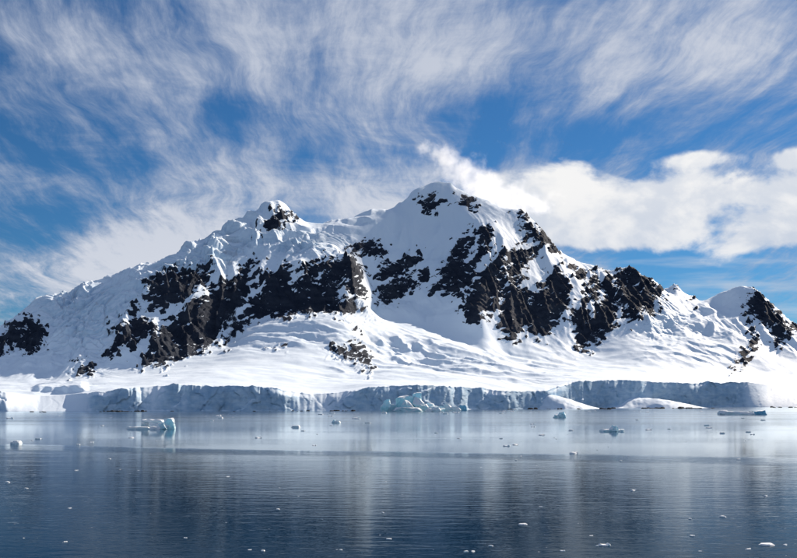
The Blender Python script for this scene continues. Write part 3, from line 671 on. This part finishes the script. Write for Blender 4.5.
def build_growlers():
    protos = []
    for k in range(6):
        rnd = random.Random(200 + k)
        L = [(0, 0, 1.0, 0.7, rnd.uniform(0.22, 0.4), rnd.uniform(-.2, .2), rnd.uniform(-.1, .1), 0.7, -0.15)]
        if k % 2: L.append((rnd.uniform(0.35, 0.55), rnd.uniform(-.2, .2), 0.5, 0.4, rnd.uniform(0.15, 0.4), 0, 0, 0.6, -0.15))
        protos.append(ice_mesh('brash_ice', L, 300 + k, MAT_WHITE, 1, 0.06))
    def put(u, v, wpx, k, rz, label, group=None, name='brash_ice'):
        Y = EYE * F / (v - VH); sq = 0.6 + 0.8 * ((k * 37 + int(u)) % 11) / 11
        o = bpy.data.objects.new(name, protos[k % 6]); C.objects.link(o)
        x, y = water_at(u, v); o.location = (x, y, 0); o.rotation_euler = (0, 0, rz); s = wpx * Y / F * (1.0 if wpx > 3.5 else 0.85)
        o.scale = (s, s * min(1.0, 0.5 + 120 / Y) * sq, s * (0.75 if wpx > 3.5 else 0.55)); o.location.z = -0.06 * s; tag(o, label, 'ice chunk', group)
    big = [(523, 524.5, 11, 0, 0.1, 'wide flat-topped white ice chunk floating alone on dark water'),
           (466, 552, 6.5, 2, 0.5, 'round white ice chunk touching its twin on the calm water'), (473, 551.6, 6.5, 4, 1.3, 'round white ice chunk touching its twin on the calm water'),
           (603.5, 545.5, 12, 1, 0.0, 'two-humped white ice chunk on rippled blue water'), (767, 545, 17, 0, 0.05, 'long thin white ice floe on pale rippled water')]
    for i, (u, v, w_, k, rz, lab) in enumerate(big): put(u, v, w_, k, rz, lab, 'paired ice chunks' if 'twin' in lab else None)
    small = [(491, 546, 6), (597, 546, 4), (692, 536, 6), (723, 517, 8), (748, 549.5, 7), (633, 490.5, 6), (562, 551, 5), (573, 453.5, 11), (738, 459.5, 5), (7.5, 482.5, 7), (26, 488.5, 4),
             (263, 551, 5), (249, 550, 4), (389, 539, 7), (341, 550, 4), (185, 538, 4), (120, 469.5, 3), (76, 470.5, 4), (258, 438, 7), (296, 427.5, 11), (314, 445.5, 4), (700, 551.5, 4), (785, 545, 5),
             (640, 470, 3), (540, 507, 4), (690, 519, 4), (330, 410.5 + 6, 5), (212, 421, 5)]
    rnd = random.Random(5)
    for (u, v, w_) in small: put(u, v, w_, rnd.randrange(6), rnd.uniform(-.5, .5), *(('small white ice chunk on the pale sheltered water near the glacier', 'ice chunks on pale water') if v < 452 else ('small white ice chunk on the dark rippled water', 'ice chunks on dark water')))
    n = 0
    while n < 262:
        v = 411.5 + 150 * rnd.random() ** 3.0; u = rnd.uniform(-40, 840)
        if v < float(np.interp(u, SH_U, SH_V)) + 2.0: continue
        cl = perlin(np.array([u / 60.0]), np.array([v / 9.0]), 9)[0]
        if rnd.random() > 0.45 + cl * 1.2: continue
        wpx = rnd.choice([0.8, 1.0, 1.2, 1.5, 1.9, 2.6, 4.0]) * (1.7 if v < 452 else 1.0)
        put(u, v, wpx, rnd.randrange(6), rnd.uniform(-.6, .6), *(('tiny white scrap of brash ice drifting off the glacier front', 'brash scraps off the glacier') if v < 452 else ('tiny white scrap of brash ice on dark rippled water', 'brash scraps on dark water'))); n += 1
build_growlers()

# ------------------------------------------------------------------ dark rocks along the waterline
def build_shore_rocks():
    protos = []
    for k in range(5):
        rnd = random.Random(400 + k)
        L = [(0, 0, 1, 0.7, rnd.uniform(.35, .55), 0, rnd.uniform(-.15, .15), 0.6, -0.2)]
        if k % 2: L.append((.45, .1, .6, .5, rnd.uniform(.25, .45), 0, 0, 0.5, -0.2))
        protos.append(ice_mesh('shore_rock', L, 500 + k, MAT_ROCK, 1, 0.06))
    rnd = random.Random(8)
    for (u0, u1, n, dv, lo, hi, lab, grp) in [
        (98, 172, 34, 0.25, 2.2, 5.5, 'dark boulder at the waterline under the sunlit left ice slope', 'boulders under the left ice cliff'),
        (30, 44, 5, 0.5, 2.5, 6.0, 'dark boulder at the foot of the low snow ramp', 'boulders at the snow ramp'),
        (226, 360, 30, 0.25, 2.0, 4.5, 'low dark rock at the foot of the broken middle ice cliff', 'rocks under the middle ice cliff'),
        (500, 612, 44, 0.9, 2.0, 5.0, 'dark boulder along the foot of the tall rounded snow bank', 'boulders at the tall snow bank'),
        (612, 722, 54, 0.9, 2.4, 6.0, 'dark boulder along the foot of the long low snow bank', 'boulders at the long snow bank'),
        (750, 800, 12, 0.3, 2.0, 4.0, 'low dark rock under the sloping ice beyond the snow banks', 'rocks under the far ice slope')]:
        for i in range(n):
            u = rnd.uniform(u0, u1)
            for _ in range(6):
                if perlin(np.array([u / 9.0]), np.array([0.5]), 77)[0] > -0.05: break
                u = rnd.uniform(u0, u1)
            v = (409.05 if 500 <= u < 612 else 408.3 if 612 <= u < 722 else float(np.interp(u, SH_U, SH_V)) + dv) + rnd.uniform(-0.1, 0.4)
            Y = EYE * F / (v - VH); s = (lo * 0.45 + (hi - lo * 0.45) * rnd.random() ** 2.2) * Y / F
            o = bpy.data.objects.new('shore_rock', protos[rnd.randrange(5)]); C.objects.link(o)
            o.location = ((u - CX) / F * Y, Y, 0); o.rotation_euler = (0, 0, rnd.uniform(-.6, .6)); o.scale = (s, s * .8, s * rnd.uniform(.35, .8))
            tag(o, lab, 'boulder', grp)
build_shore_rocks()

# ------------------------------------------------------------------ cloud blowing off the summit
def build_summit_cloud():
    m = bpy.data.materials.new('cloud_vapour'); m.use_nodes = True; m.node_tree.nodes.clear(); t = NT(m.node_tree)
    g = t.node('ShaderNodeNewGeometry'); pos = S(t, g.outputs['Position'])
    x, y, z = t.sep(pos)
    D0 = 2770.0
    def W(u, v, dY=0): Y = D0 + dY; return ((u - CX) / F * Y, Y, EYE + (VH - v) / F * Y)
    wn = t.noise(pos, 0.016, 3.0, 0.5) - 0.5; wn2 = t.noise(t.xyz(x + 500.0, y, z), 0.016, 3.0, 0.5) - 0.5
    sx, sz = x + wn * 70.0, z + wn2 * 70.0
    dens_ = None
    for (u, v, dY, ru, rv, amp) in [(426, 147, 20, 10, 8, .72), (437, 154, 20, 16, 11, .82), (451, 162, 15, 19, 16, .95), (464, 174, 5, 24, 18, 1.0), (480, 188, -5, 28, 18, 1.05), (498, 198, 0, 32, 16, 1.0), (525, 204, 30, 34, 16, .85), (478, 204, -35, 28, 12, .62), (434, 204, -50, 17, 8, .66)]:
        a, b, c = W(u, v, dY); k = D0 / F
        d = ((sx - a) * (1 / (ru * k))); e = ((sz - c) * (1 / (rv * k))); f = ((y - b) * (1 / 42.0))
        q = ((d * d + e * e + f * f) * -1.0).exp() * amp
        dens_ = q if dens_ is None else dens_.max(q)
    n = t.noise(pos, 0.024, 7.0, 0.68)
    den = t.smooth(dens_ + (n - 0.5) * 2.2, 0.33, 1.10) * 0.022
    vol = t.node('ShaderNodeVolumePrincipled'); vol.inputs['Color'].default_value = (0.99, 0.99, 0.99, 1); vol.inputs['Anisotropy'].default_value = 0.45
    t.put(vol.inputs['Density'], den)
    o_ = t.node('ShaderNodeOutputMaterial'); m.node_tree.links.new(vol.outputs[0], o_.inputs['Volume'])
    c0 = W(400, 222, -110); c1 = W(560, 120, 130)
    bm = bmesh.new(); bmesh.ops.create_cube(bm, size=1)
    for v_ in bm.verts:
        v_.co = Vector((c0[0] if v_.co.x < 0 else c1[0], c0[1] if v_.co.y < 0 else c1[1], c0[2] if v_.co.z < 0 else c1[2]))
    me = bpy.data.meshes.new('summit_cloud'); bm.to_mesh(me); bm.free(); me.materials.append(m)
    o = bpy.data.objects.new('summit_cloud', me); C.objects.link(o)
    tag(o, 'white wisp of cloud blowing off the mountain summit', 'cloud', kind='stuff')
build_summit_cloud()
